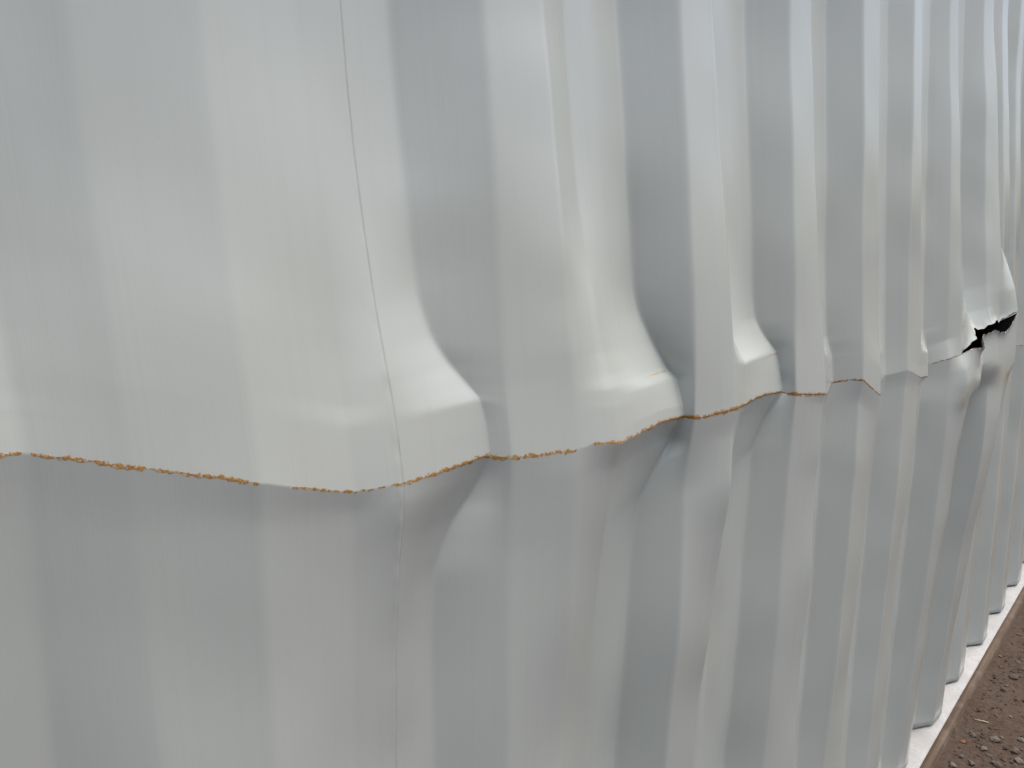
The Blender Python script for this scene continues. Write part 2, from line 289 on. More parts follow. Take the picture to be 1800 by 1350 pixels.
 ('F',8,2.3704,[(-3300,-325,40),(-3100,-340,40),(-2850,-352,40),(-2730,-366,31),(-2550,-384,22),(-2250,-409,12),(-1850,-435,5),(-1150,-473,1),(150,-537,0),(8000,-660,0),(24000,-660,0)],[(-3300,-325,40),(-3450,-340,33),(-3600,-349,27),(-3900,-364,19),(-4300,-380,11),(-4900,-398,5),(-5800,-421,2),(-7300,-454,0),(-11720,-560,0)]),
 ('S',8,2.4179,[(-3300,-67,0),(-2170,-87,0),(-920,-107,0),(860,-187,0),(4460,-387,0),(8000,-370,0),(24000,-370,0)],[(-3300,-67,0),(-4750,-82,0),(-6220,-95,0),(-7710,-110,0),(-8770,-145,0),(-10300,-180,0),(-11720,-200,0)]),
 ('E',8,2.4804,[(-3300,-67,0),(-2170,-87,0),(-920,-107,0),(860,-187,0),(4460,-387,0),(8000,-370,0),(24000,-370,0)],[(-3300,-67,0),(-4750,-82,0),(-6220,-95,0),(-7710,-110,0),(-8770,-145,0),(-10300,-180,0),(-11720,-200,0)]),
 ('VS',9,2.5279,[(-3300,-325,0),(-3100,-340,0),(-2850,-352,0),(-2730,-366,0),(-2550,-384,0),(-2250,-409,0),(-1850,-435,0),(-1150,-473,0),(150,-537,0),(8000,-660,0),(24000,-660,0)],[(-3300,-325,0),(-3450,-340,0),(-3600,-349,0),(-3900,-364,0),(-4300,-380,0),(-4900,-398,0),(-5800,-421,0),(-7300,-454,0),(-11720,-560,0)]),
 ('F',9,2.6204,[(-3300,-325,40),(-3100,-340,40),(-2850,-352,40),(-2730,-366,31),(-2550,-384,22),(-2250,-409,12),(-1850,-435,5),(-1150,-473,1),(150,-537,0),(8000,-660,0),(24000,-660,0)],[(-3300,-325,40),(-3450,-340,33),(-3600,-349,27),(-3900,-364,19),(-4300,-380,11),(-4900,-398,5),(-5800,-421,2),(-7300,-454,0),(-11720,-560,0)]),
 ('S',9,2.6679,[(-3300,-12,0),(-2170,-32,0),(-920,-52,0),(860,-132,0),(4460,-332,0),(8000,-370,0),(24000,-370,0)],[(-3300,-12,0),(-4750,-27,0),(-6220,-95,0),(-7710,-110,0),(-8770,-145,0),(-10300,-180,0),(-11720,-200,0)]),
 ('E',9,2.7304,[(-3300,-12,0),(-2170,-32,0),(-920,-52,0),(860,-132,0),(4460,-332,0),(8000,-370,0),(24000,-370,0)],[(-3300,-12,0),(-4750,-27,0),(-6220,-95,0),(-7710,-110,0),(-8770,-145,0),(-10300,-180,0),(-11720,-200,0)]),
 ('VS',10,2.7779,[(-3300,-325,0),(-3100,-340,0),(-2850,-352,0),(-2730,-366,0),(-2550,-384,0),(-2250,-409,0),(-1850,-435,0),(-1150,-473,0),(150,-537,0),(8000,-660,0),(24000,-660,0)],[(-3300,-325,0),(-3450,-340,0),(-3600,-349,0),(-3900,-364,0),(-4300,-380,0),(-4900,-398,0),(-5800,-421,0),(-7300,-454,0),(-11720,-560,0)]),
 ('F',10,2.8704,[(-3300,-325,40),(-3100,-340,40),(-2850,-352,40),(-2730,-366,31),(-2550,-384,22),(-2250,-409,12),(-1850,-435,5),(-1150,-473,1),(150,-537,0),(8000,-660,0),(24000,-660,0)],[(-3300,-325,40),(-3450,-340,33),(-3600,-349,27),(-3900,-364,19),(-4300,-380,11),(-4900,-398,5),(-5800,-421,2),(-7300,-454,0),(-11720,-560,0)]),
 ('S',10,2.9179,[(-3300,-84,0),(-2170,-104,0),(-920,-124,0),(860,-204,0),(4460,-404,0),(8000,-370,0),(24000,-370,0)],[(-3300,-84,0),(-4750,-99,0),(-6220,-95,0),(-7710,-110,0),(-8770,-145,0),(-10300,-180,0),(-11720,-200,0)]),
 ('E',10,2.9804,[(-3300,-84,0),(-2170,-104,0),(-920,-124,0),(860,-204,0),(4460,-404,0),(8000,-370,0),(24000,-370,0)],[(-3300,-84,0),(-4750,-99,0),(-6220,-95,0),(-7710,-110,0),(-8770,-145,0),(-10300,-180,0),(-11720,-200,0)]),
 ('VS',11,3.0279,[(-3300,-325,0),(-3100,-340,0),(-2850,-352,0),(-2730,-366,0),(-2550,-384,0),(-2250,-409,0),(-1850,-435,0),(-1150,-473,0),(150,-537,0),(8000,-660,0),(24000,-660,0)],[(-3300,-325,0),(-3450,-340,0),(-3600,-349,0),(-3900,-364,0),(-4300,-380,0),(-4900,-398,0),(-5800,-421,0),(-7300,-454,0),(-11720,-560,0)]),
 ('F',11,3.1204,[(-3300,-325,40),(-3100,-340,40),(-2850,-352,40),(-2730,-366,31),(-2550,-384,22),(-2250,-409,12),(-1850,-435,5),(-1150,-473,1),(150,-537,0),(8000,-660,0),(24000,-660,0)],[(-3300,-325,40),(-3450,-340,33),(-3600,-349,27),(-3900,-364,19),(-4300,-380,11),(-4900,-398,5),(-5800,-421,2),(-7300,-454,0),(-11720,-560,0)]),
 ('S',11,3.1679,[(-3300,-43,0),(-2170,-63,0),(-920,-83,0),(860,-163,0),(4460,-363,0),(8000,-370,0),(24000,-370,0)],[(-3300,-43,0),(-4750,-58,0),(-6220,-95,0),(-7710,-110,0),(-8770,-145,0),(-10300,-180,0),(-11720,-200,0)]),
 ('E',11,3.2304,[(-3300,-43,0),(-2170,-63,0),(-920,-83,0),(860,-163,0),(4460,-363,0),(8000,-370,0),(24000,-370,0)],[(-3300,-43,0),(-4750,-58,0),(-6220,-95,0),(-7710,-110,0),(-8770,-145,0),(-10300,-180,0),(-11720,-200,0)]),
 ('VS',12,3.2779,[(-3300,-325,0),(-3100,-340,0),(-2850,-352,0),(-2730,-366,0),(-2550,-384,0),(-2250,-409,0),(-1850,-435,0),(-1150,-473,0),(150,-537,0),(8000,-660,0),(24000,-660,0)],[(-3300,-325,0),(-3450,-340,0),(-3600,-349,0),(-3900,-364,0),(-4300,-380,0),(-4900,-398,0),(-5800,-421,0),(-7300,-454,0),(-11720,-560,0)]),
 ('F',12,3.3704,[(-3300,-325,40),(-3100,-340,40),(-2850,-352,40),(-2730,-366,31),(-2550,-384,22),(-2250,-409,12),(-1850,-435,5),(-1150,-473,1),(150,-537,0),(8000,-660,0),(24000,-660,0)],[(-3300,-325,40),(-3450,-340,33),(-3600,-349,27),(-3900,-364,19),(-4300,-380,11),(-4900,-398,5),(-5800,-421,2),(-7300,-454,0),(-11720,-560,0)]),
 ('S',12,3.4179,[(-3300,-25,0),(-2170,-45,0),(-920,-65,0),(860,-145,0),(4460,-345,0),(8000,-370,0),(24000,-370,0)],[(-3300,-25,0),(-4750,-40,0),(-6220,-95,0),(-7710,-110,0),(-8770,-145,0),(-10300,-180,0),(-11720,-200,0)]),
 ('E',12,3.4804,[(-3300,-25,0),(-2170,-45,0),(-920,-65,0),(860,-145,0),(4460,-345,0),(8000,-370,0),(24000,-370,0)],[(-3300,-25,0),(-4750,-40,0),(-6220,-95,0),(-7710,-110,0),(-8770,-145,0),(-10300,-180,0),(-11720,-200,0)]),
 ('VS',13,3.5279,[(-3300,-325,0),(-3100,-340,0),(-2850,-352,0),(-2730,-366,0),(-2550,-384,0),(-2250,-409,0),(-1850,-435,0),(-1150,-473,0),(150,-537,0),(8000,-660,0),(24000,-660,0)],[(-3300,-325,0),(-3450,-340,0),(-3600,-349,0),(-3900,-364,0),(-4300,-380,0),(-4900,-398,0),(-5800,-421,0),(-7300,-454,0),(-11720,-560,0)]),
 ('F',13,3.6204,[(-3300,-325,40),(-3100,-340,40),(-2850,-352,40),(-2730,-366,31),(-2550,-384,22),(-2250,-409,12),(-1850,-435,5),(-1150,-473,1),(150,-537,0),(8000,-660,0),(24000,-660,0)],[(-3300,-325,40),(-3450,-340,33),(-3600,-349,27),(-3900,-364,19),(-4300,-380,11),(-4900,-398,5),(-5800,-421,2),(-7300,-454,0),(-11720,-560,0)]),
 ('S',13,3.6679,[(-3300,-90,0),(-2170,-110,0),(-920,-130,0),(860,-210,0),(4460,-410,0),(8000,-370,0),(24000,-370,0)],[(-3300,-90,0),(-4750,-105,0),(-6220,-95,0),(-7710,-110,0),(-8770,-145,0),(-10300,-180,0),(-11720,-200,0)]),
 ('E',13,3.7304,[(-3300,-90,0),(-2170,-110,0),(-920,-130,0),(860,-210,0),(4460,-410,0),(8000,-370,0),(24000,-370,0)],[(-3300,-90,0),(-4750,-105,0),(-6220,-95,0),(-7710,-110,0),(-8770,-145,0),(-10300,-180,0),(-11720,-200,0)]),
 ('VS',14,3.7779,[(-3300,-325,0),(-3100,-340,0),(-2850,-352,0),(-2730,-366,0),(-2550,-384,0),(-2250,-409,0),(-1850,-435,0),(-1150,-473,0),(150,-537,0),(8000,-660,0),(24000,-660,0)],[(-3300,-325,0),(-3450,-340,0),(-3600,-349,0),(-3900,-364,0),(-4300,-380,0),(-4900,-398,0),(-5800,-421,0),(-7300,-454,0),(-11720,-560,0)]),
 ('F',14,3.8704,[(-3300,-325,40),(-3100,-340,40),(-2850,-352,40),(-2730,-366,31),(-2550,-384,22),(-2250,-409,12),(-1850,-435,5),(-1150,-473,1),(150,-537,0),(8000,-660,0),(24000,-660,0)],[(-3300,-325,40),(-3450,-340,33),(-3600,-349,27),(-3900,-364,19),(-4300,-380,11),(-4900,-398,5),(-5800,-421,2),(-7300,-454,0),(-11720,-560,0)]),
 ('S',14,3.9179,[(-3300,-22,0),(-2170,-42,0),(-920,-62,0),(860,-142,0),(4460,-342,0),(8000,-370,0),(24000,-370,0)],[(-3300,-22,0),(-4750,-37,0),(-6220,-95,0),(-7710,-110,0),(-8770,-145,0),(-10300,-180,0),(-11720,-200,0)]),
 ('E',14,3.9804,[(-3300,-22,0),(-2170,-42,0),(-920,-62,0),(860,-142,0),(4460,-342,0),(8000,-370,0),(24000,-370,0)],[(-3300,-22,0),(-4750,-37,0),(-6220,-95,0),(-7710,-110,0),(-8770,-145,0),(-10300,-180,0),(-11720,-200,0)]),
 ('VS',15,4.0279,[(-3300,-325,0),(-3100,-340,0),(-2850,-352,0),(-2730,-366,0),(-2550,-384,0),(-2250,-409,0),(-1850,-435,0),(-1150,-473,0),(150,-537,0),(8000,-660,0),(24000,-660,0)],[(-3300,-325,0),(-3450,-340,0),(-3600,-349,0),(-3900,-364,0),(-4300,-380,0),(-4900,-398,0),(-5800,-421,0),(-7300,-454,0),(-11720,-560,0)]),
 ('F',15,4.1204,[(-3300,-325,40),(-3100,-340,40),(-2850,-352,40),(-2730,-366,31),(-2550,-384,22),(-2250,-409,12),(-1850,-435,5),(-1150,-473,1),(150,-537,0),(8000,-660,0),(24000,-660,0)],[(-3300,-325,40),(-3450,-340,33),(-3600,-349,27),(-3900,-364,19),(-4300,-380,11),(-4900,-398,5),(-5800,-421,2),(-7300,-454,0),(-11720,-560,0)]),
 ('S',15,4.1679,[(-3300,-48,0),(-2170,-68,0),(-920,-88,0),(860,-168,0),(4460,-368,0),(8000,-370,0),(24000,-370,0)],[(-3300,-48,0),(-4750,-63,0),(-6220,-95,0),(-7710,-110,0),(-8770,-145,0),(-10300,-180,0),(-11720,-200,0)]),
 ('E',15,4.2304,[(-3300,-48,0),(-2170,-68,0),(-920,-88,0),(860,-168,0),(4460,-368,0),(8000,-370,0),(24000,-370,0)],[(-3300,-48,0),(-4750,-63,0),(-6220,-95,0),(-7710,-110,0),(-8770,-145,0),(-10300,-180,0),(-11720,-200,0)]),
 ('VS',16,4.2779,[(-3300,-325,0),(-3100,-340,0),(-2850,-352,0),(-2730,-366,0),(-2550,-384,0),(-2250,-409,0),(-1850,-435,0),(-1150,-473,0),(150,-537,0),(8000,-660,0),(24000,-660,0)],[(-3300,-325,0),(-3450,-340,0),(-3600,-349,0),(-3900,-364,0),(-4300,-380,0),(-4900,-398,0),(-5800,-421,0),(-7300,-454,0),(-11720,-560,0)]),
 ('F',16,4.3704,[(-3300,-325,40),(-3100,-340,40),(-2850,-352,40),(-2730,-366,31),(-2550,-384,22),(-2250,-409,12),(-1850,-435,5),(-1150,-473,1),(150,-537,0),(8000,-660,0),(24000,-660,0)],[(-3300,-325,40),(-3450,-340,33),(-3600,-349,27),(-3900,-364,19),(-4300,-380,11),(-4900,-398,5),(-5800,-421,2),(-7300,-454,0),(-11720,-560,0)]),
 ('S',16,4.4179,[(-3300,-81,0),(-2170,-101,0),(-920,-121,0),(860,-201,0),(4460,-401,0),(8000,-370,0),(24000,-370,0)],[(-3300,-81,0),(-4750,-96,0),(-6220,-95,0),(-7710,-110,0),(-8770,-145,0),(-10300,-180,0),(-11720,-200,0)]),
 ('E',16,4.4804,[(-3300,-81,0),(-2170,-101,0),(-920,-121,0),(860,-201,0),(4460,-401,0),(8000,-370,0),(24000,-370,0)],[(-3300,-81,0),(-4750,-96,0),(-6220,-95,0),(-7710,-110,0),(-8770,-145,0),(-10300,-180,0),(-11720,-200,0)]),
]
CREASE_DETAIL = [(5.093,-0.0001),(5.507,0.0006),(5.913,0.0009),(6.286,0.001),(6.635,0.0008),(6.889,0.0003),(7.12,0.0002),(7.47,-0.0003),(7.859,0.0003),(8.223,0.0004),(8.938,-0.0001),(9.325,-0.002),(9.581,-0.0014),(9.852,-0.0013),(10.099,-0.0023),(11.239,-0.0003),(11.954,-0.0001),(12.338,0.0033),(13.059,-0.0011),(13.339,0.0009),(13.647,0.0031),(13.987,0.0003),(15.242,-0.0018),(15.945,0.0006),(17.086,0.0108),(17.486,0.0088),(18.062,0.0003),(19.21,-0.0007),(20.952,-0.0003),(22.049,0.0047),(22.677,0.0042),(23.069,-0.0001),(23.551,-0.0008),(23.985,-0.0011)]
TOP = 2.4

def pchip(xs, ys, x):
    xs, ys = np.asarray(xs, float), np.asarray(ys, float)
    keep = np.concatenate(([True], np.diff(xs) > 1e-5))
    xs, ys = xs[keep], ys[keep]
    h, d = np.diff(xs), np.diff(ys) / np.diff(xs)
    mm = np.zeros_like(xs)
    if len(xs) > 2:
        same = d[:-1] * d[1:] > 0
        w1, w2 = 2 * h[1:] + h[:-1], h[1:] + 2 * h[:-1]
        dd = np.where(same, (w1 + w2) / (w1 / np.where(same, d[:-1], 1) + w2 / np.where(same, d[1:], 1)), 0)
        mm[1:-1] = dd
    mm[0], mm[-1] = d[0], d[-1]
    x = np.clip(x, xs[0], xs[-1])
    i = np.clip(np.searchsorted(xs, x) - 1, 0, len(h) - 1)
    t = (x - xs[i]) / h[i]
    return ((1 + 2 * t) * (1 - t) ** 2 * ys[i] + t * (1 - t) ** 2 * h[i] * mm[i]
            + t * t * (3 - 2 * t) * ys[i + 1] + t * t * (t - 1) * h[i] * mm[i + 1])

def row_steps(total, first, grow, cap):
    v, out, st = 0.0, [0.0], first
    while v < total:
        v += st; out.append(min(v, total)); st = min(st * grow, cap)
    return np.array(out)
hu = row_steps(TOP + 0.25, 0.0009, 1.035, 0.055)
hl = row_steps(0.95, 0.0009, 1.035, 0.022)
hu, hl = hu / hu[-1], hl / hl[-1]

def column_points(col, upper):
    n, k, s, ups, los = col
    tab = ups if upper else los
    z, o, d = [np.array([p[i] for p in tab]) * 1e-4 for i in range(3)]
    zz = z[0] + (hu * (TOP - z[0]) if upper else hl * (z[-1] - z[0]))
    if not upper:        # extra inward lean below the buckle, shaped to shade the lower wall
        o = o - (0.032 if k <= 1 else 0.0) * np.clip(z[0] - z - 0.06, 0, 0.6)
    if not upper: z, o, d = z[::-1], o[::-1], d[::-1]
    # sheet steel kinks in facets next to the buckle and bends smoothly further away
    w = (0.85 if upper else 0.2) * np.clip(1 - (np.abs(zz - zz[0]) - 0.07) / 0.05, 0, 1)
    return s + pchip(z, d, zz), (1 - w) * pchip(z, o, zz) + w * np.interp(zz, z, o), zz

U = []                                     # sample positions in column index space
for i in range(len(COLS) - 1):
    gap = max(0.002, COLS[i + 1][2] - COLS[i][2])
    step = 0.0024 if COLS[i][1] <= 7 else 0.0042
    cnt = max(3, int(math.ceil(gap / step)))
    U += [i + j / cnt for j in range(cnt)]
U = np.array(U + [len(COLS) - 1.0])

KX = {(c[0], c[1]): i for i, c in enumerate(COLS)}
TEARW = np.interp(U, [KX[('E', 5)] - .2, KX[('VS', 6)], KX[('E', 6)], KX[('VS', 7)] - .1], [0, 1, 1, 0])

def patch(upper):
    cols = [column_points(c, upper) for c in COLS]
    A = np.array([np.stack(c, 1) for c in cols])            # (columns, rows, 3)
    i = np.minimum(U.astype(int), len(COLS) - 2)
    f = (U - i)[:, None, None]
    G = A[i] * (1 - f) + A[i + 1] * f
    # roll-formed bends are rounded, not knife sharp
    ker = np.exp(-0.5 * (np.arange(-4, 5) / 0.95) ** 2); ker /= ker.sum()
    pad = np.concatenate((np.repeat(G[:1], 4, 0), G, np.repeat(G[-1:], 4, 0)))
    G = sum(ker[j] * pad[j:j + len(G)] for j in range(9))
    dz = np.interp(U, [c[0] for c in CREASE_DETAIL], [c[1] for c in CREASE_DETAIL], CREASE_DETAIL[0][1], 0)
    h = np.abs(G[:, :, 2] - G[:, :1, 2])
    G[:, :, 2] += dz[:, None] * np.exp(-(h / 0.05) ** 2)
    # paint edge of the buckle is not a smooth curve
    wob = 0.0002 * np.sin(G[:, 0, 0] * 210) + 0.00015 * np.sin(G[:, 0, 0] * 533 + 1) + 0.0001 * np.sin(G[:, 0, 0] * 1217)
    G[:, :, 2] += wob[:, None] * np.exp(-(h / 0.02) ** 2)
    # ragged torn edge
    gapw = np.clip(TEARW, 0, 1)
    rag = 0.003 * np.sin(G[:, 0, 0] * 75 + (1 if upper else 4)) + 0.002 * np.sin(G[:, 0, 0] * 171 + 2) + 0.001 * np.sin(G[:, 0, 0] * 390)
    G[:, :, 2] += (rag * gapw)[:, None] * np.exp(-(h / 0.012) ** 2)
    # lips of the tear curl outwards a little
    G[:, :, 1] += (0.0035 if upper else 0.006) * gapw[:, None] * np.exp(-h / 0.007)
    # oil canning of the flats
    s, z = G[:, :, 0], G[:, :, 2]
    G[:, :, 1] += 0.0006 * np.sin(z * 17 + s * 9) * np.sin(z * 5.3 - s * 21 + 1) + 0.0004 * np.sin(z * 41 + s * 13) * np.sin(s * 31 + 2)
    return G, h
GU, HU = patch(True)
GL, HL = patch(False)
KIDX = {(c[0], c[1]): i for i, c in enumerate(COLS)}

def attrs(G, h, sign):
    nU, nR = h.shape
    z, s = G[:, :, 2], G[:, :, 0]
    crease = sign * h
    rust_u = np.interp(U, [p[0] for p in RUST_U], [p[1] for p in RUST_U])
    crack_u = np.interp(U, [p[0] for p in CRACK_U], [p[1] for p in CRACK_U])
    fz = np.interp(U, [p[0] for p in FOLD_Z], [p[1] for p in FOLD_Z], -9, -9)
    fr = np.interp(U, [p[0] for p in FOLD_R], [p[1] for p in FOLD_R], 0, 0)
    st = np.zeros_like(z)
    for (u0, z0, ru, rz, a) in STAINS:
        st = np.maximum(st, a * np.exp(-((U[:, None] - u0) / ru) ** 2 - ((z - z0) / rz) ** 2))
    one = np.ones((1, nR))
    return {'crease_dist': crease, 'rust': rust_u[:, None] * one, 'crack': crack_u[:, None] * one,
            'fold_dist': z - fz[:, None], 'fold_rust': fr[:, None] * one, 'stain': st}

def ci(name, k, f=0.0): return KIDX[(name, k)] + f
RUST_U = [(0, 0.4), (ci('F', -1), 0.55), (ci('S', -1), 0.75), (ci('S', -1, .2), 0.5), (ci('E', -1, -.15), 0.85), (ci('E', -1, -.02), 0.8), (ci('E', -1, .0), 0.02), (ci('E', -1, .25), 0.02),
          (ci('E', -1, .3), 0.55), (ci('VS', 0), 0.5), (ci('VS', 0, .5), 0.35), (ci('M', 0), 0.75), (ci('F', 0, -.3), 0.9), (ci('F', 0), 1.0), (ci('S', 0), 1.0), (ci('S', 0, .4), 0.95),
          (ci('E', 0, -.04), 0.8), (ci('E', 0, .02), 0.0), (ci('E', 0, .35), 0.0), (ci('E', 0, .4), 0.9), (ci('VS', 1, .05), 0.8), (ci('F', 1), 1.1), (ci('S', 1), 1.3), (ci('E', 1), 1.1),
          (ci('F', 2), 1.1), (ci('S', 2, .4), 1.25), (ci('E', 2, -.05), 1.1), (ci('E', 2, .1), 0.6), (ci('F', 3, .3), 0.9), (ci('S', 3), 1.0), (ci('E', 3), 0.9), (ci('E', 3, .3), 0.1), (ci('F', 4), 0.08),
          (ci('S', 4), 0.15), (ci('E', 4, -.1), 0.7), (ci('E', 4, .5), 0.6), (ci('F', 5), 0.5), (ci('S', 5), 0.8), (ci('X', 5), 0.5), (ci('VS', 6), 0.6), (ci('F', 6), 0.7), (ci('E', 6), 0.5), (ci('VS', 7), 0.4),
          (ci('F', 7), 0.0), (ci('VS', 9), 0.0), (ci('VS', 9, .5), 0.6), (ci('S', 9), 0.6), (ci('E', 9), 0.0)]
CRACK_U = [(0, 0), (ci('VS', 1), 0.0), (ci('F', 1), 0.55), (ci('F', 2), 0.8), (ci('F', 3), 1.0), (len(COLS), 1.0)]
FOLD_Z = [(ci('VS', 0), -.105), (ci('F', 0), -.106), (ci('E', 0), -.120), (ci('VS', 1), -.118), (ci('F', 1), -.124), (ci('E', 1), -.132), (ci('F', 2), -.137), (ci('E', 2), -.152)]
FOLD_R = [(ci('VS', 1, .55), 0), (ci('VS', 1, .65), 1.0), (ci('F', 1, .1), 0.9), (ci('F', 1, .2), 0), (ci('VS', 2, .6), 0), (ci('VS', 2, .7), 1.0), (ci('F', 2, .1), 0.8), (ci('F', 2, .2), 0)]
STAINS = [(ci('X', 5, .3), -0.325, 0.55, 0.016, 0.75), (ci('E', 6, .4), -0.318, 0.5, 0.013, 0.8)]

def sheet(u0, u1, proud, parent, seam=None):
    sel = np.where((U >= u0 - 1e-9) & (U <= u1 + 1e-9))[0]
    verts, faces, data, first = [], [], {}, []
    base = 0
    for G, h, sign in ((GU, HU, 1.0), (GL, HL, -1.0)):
        g = G[sel].copy()
        at = {k: v[sel] for k, v in attrs(G, h, sign).items()}
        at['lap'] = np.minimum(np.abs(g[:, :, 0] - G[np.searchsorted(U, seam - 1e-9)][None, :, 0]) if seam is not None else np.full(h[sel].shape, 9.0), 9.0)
        g[:, :, 1] += proud
        if proud:        # the free lap edge is not pressed perfectly flat
            zz = g[-2:, :, 2]
            g[-2:, :, 1] += 0.0003 + 0.0002 * np.sin(zz * 230) * np.sin(zz * 71 + 1)
        # returned edges, so that torn, lapped and cut edges show the sheet's thickness
        def back(a): b = a.copy(); b[..., 1] -= 0.0012; return b
        torn = np.hypot(GU[sel, 0, 1] - GL[sel, 0, 1], GU[sel, 0, 2] - GL[sel, 0, 2]) > 0.0012
        torn = np.concatenate((torn[:1], torn, torn[-1:]))
        g = np.concatenate((back(g[:1]), g, back(g[-1:])), 0)
        edge = g[:, :1].copy(); edge[torn] = back(edge[torn])
        g = np.concatenate((edge, g, back(g[:, -1:])), 1)
        for k, v in at.items():
            v = np.concatenate((v[:1], v, v[-1:]), 0)
            v = np.concatenate((v[:, :1], v, v[:, -1:]), 1)
            data.setdefault(k, []).append(v.ravel())
        nu, nr = g.shape[:2]
        P = np.stack((g[:, :, 0], -g[:, :, 1], g[:, :, 2] + EYE_H), -1).reshape(-1, 3)
        idx = np.arange(nu * nr).reshape(nu, nr) + base
        first.append(idx[:, 1])
        a, b, c, d = idx[:-1, :-1], idx[1:, :-1], idx[1:, 1:], idx[:-1, 1:]
        q = np.stack((a, b, c, d) if sign > 0 else (a, d, c, b), -1).reshape(-1, 4)
        keep = np.ones((nu - 1, nr - 1), bool)
        keep[:, 0] = torn[:-1] & torn[1:]
        q = q[keep.ravel()]
        verts.append(P); faces.append(q); base += nu * nr
    V, Q = np.concatenate(verts), np.concatenate(faces)
    # away from the tear the two halves are one folded sheet: weld them along the fold
    remap = np.arange(len(V))
    remap[first[1][~torn]] = first[0][~torn]
    Q = remap[Q]
    me = bpy.data.meshes.new('cladding_sheet')
    me.vertices.add(len(V)); me.vertices.foreach_set('co', V.astype(np.float32).ravel())
    me.loops.add(Q.size); me.loops.foreach_set('vertex_index', Q.astype(np.int32).ravel())
    me.polygons.add(len(Q))
    me.polygons.foreach_set('loop_start', np.arange(0, Q.size, 4, dtype=np.int32))
    me.polygons.foreach_set('use_smooth', np.ones(len(Q), dtype=bool))
    me.update(calc_edges=True)
    for k, v in data.items():
        at = me.attributes.new(k, 'FLOAT', 'POINT')
        at.data.foreach_set('value', np.concatenate(v).astype(np.float32))
    me.materials.append(PAINT)
    o = bpy.data.objects.new('cladding_sheet', me)
    COL.objects.link(o); o.parent = parent
    return o

wall = bpy.data.objects.new('metal_cladding', None)
COL.objects.link(wall)
wall.empty_display_size = 0.2
tag(wall, 'white ribbed metal cladding wall buckled along a rusty horizontal crease with a torn rib', 'wall')
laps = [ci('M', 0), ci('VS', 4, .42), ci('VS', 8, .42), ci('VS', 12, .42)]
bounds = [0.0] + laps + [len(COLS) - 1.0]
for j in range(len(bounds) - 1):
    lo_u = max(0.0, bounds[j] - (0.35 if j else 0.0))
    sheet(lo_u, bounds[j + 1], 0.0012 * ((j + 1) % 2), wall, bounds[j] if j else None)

S0, S1 = COLS[0][2], COLS[-1][2]
def box(x0, x1, y0, y1, z0, z1):
    v = [(x, y, z) for x in (x0, x1) for y in (y0, y1) for z in (z0, z1)]
    return v, [(0, 1, 3, 2), (4, 6, 7, 5), (0, 4, 5, 1), (2, 3, 7, 6), (0, 2, 6, 4), (1, 5, 7, 3)]
v, f = box(S0, S1, 0.10, 0.14, -0.02, EYE_H + TOP)
mesh_obj('dark_backing', v, f, BACKING, wall, False)  # dark sheet added behind the tear so no light leaks through

# sloped white base flashing: back leg, tread, lip
ZF = EYE_H - 1.176
def extrude_profile(prof, xs, jitter=0.0):
    verts, faces = [], []
    n = len(prof)
    for i, x in enumerate(xs):
        for (y, z) in prof:
            verts.append((x, y + jitter * math.sin(x * 3.1 + 1) , z + jitter * math.sin(x * 2.2)))
        if i:
            for j in range(n - 1):
                a = (i - 1) * n + j
                faces.append((a, a + 1, a + n + 1, a + n))
    return verts, faces
xs = [S0 + (S1 - S0) * i / 160 for i in range(161)]
v, f = extrude_profile([(0.088, ZF + 0.10), (0.088, ZF + 0.003), (0.085, ZF), (0.006, ZF - 0.004), (0.0052, ZF - 0.0046), (0.0052, ZF - 0.03)], xs, 0.001)
mesh_obj('base_flashing', v, f, FLASH, wall)
# weathered edging along the foot
prof = [(0.005, ZF - 0.03), (0.005, ZF - 0.006), (0.0035, ZF - 0.0035), (-0.008, ZF - 0.0045), (-0.0125, ZF - 0.0075), (-0.0165, ZF - 0.03)]
v, f = extrude_profile(prof, xs, 0.0008)
mesh_obj('edge_trim', v, f, EDGING, wall)

# ------------------------------------------------------------------ ground
def gz(x, y):
    return (0.004 * np.sin(x * 5.1 + y * 3) * np.sin(y * 7.3 - x) + 0.0025 * np.sin(x * 23 + y * 9) * np.sin(y * 31 + 1) + 0.0015 * np.sin(x * 57 - y * 41) * np.sin(y * 63 + x * 13))
gx = np.concatenate(([-60, -20, -6, -2], np.arange(-0.5, 1.2, 0.1), np.arange(1.2, 4.2, 0.012), np.arange(4.2, 8, 0.2), [10, 16, 30, 70]))
gy = np.concatenate(([-70, -30, -14, -8, -4, -2.4], np.arange(-1.6, -0.7, 0.06), np.arange(-0.7, 0.02, 0.012), [0.06, 0.14, 1, 4, 20, 60]))
XX, YY = np.meshgrid(gx, gy, indexing='ij')
fade = np.clip((XX + 0.5) / 1.0, 0, 1) * np.clip((8 - XX) / 2, 0, 1) * np.clip((YY + 1.6) / .6, 0, 1) * (YY < 0.03)
ZZ = gz(XX, YY) * fade + rng.normal(0, 0.0009, XX.shape) * fade
idx = np.arange(XX.size).reshape(XX.shape)
q = np.stack((idx[:-1, :-1], idx[1:, :-1], idx[1:, 1:], idx[:-1, 1:]), -1).reshape(-1, 4)
g = mesh_obj('ground', np.stack((XX, YY, ZZ), -1).reshape(-1, 3).tolist(), q.tolist(), SOIL)
tag(g, 'bare brown soil with scattered grit at the foot of the wall', 'ground', kind='structure')

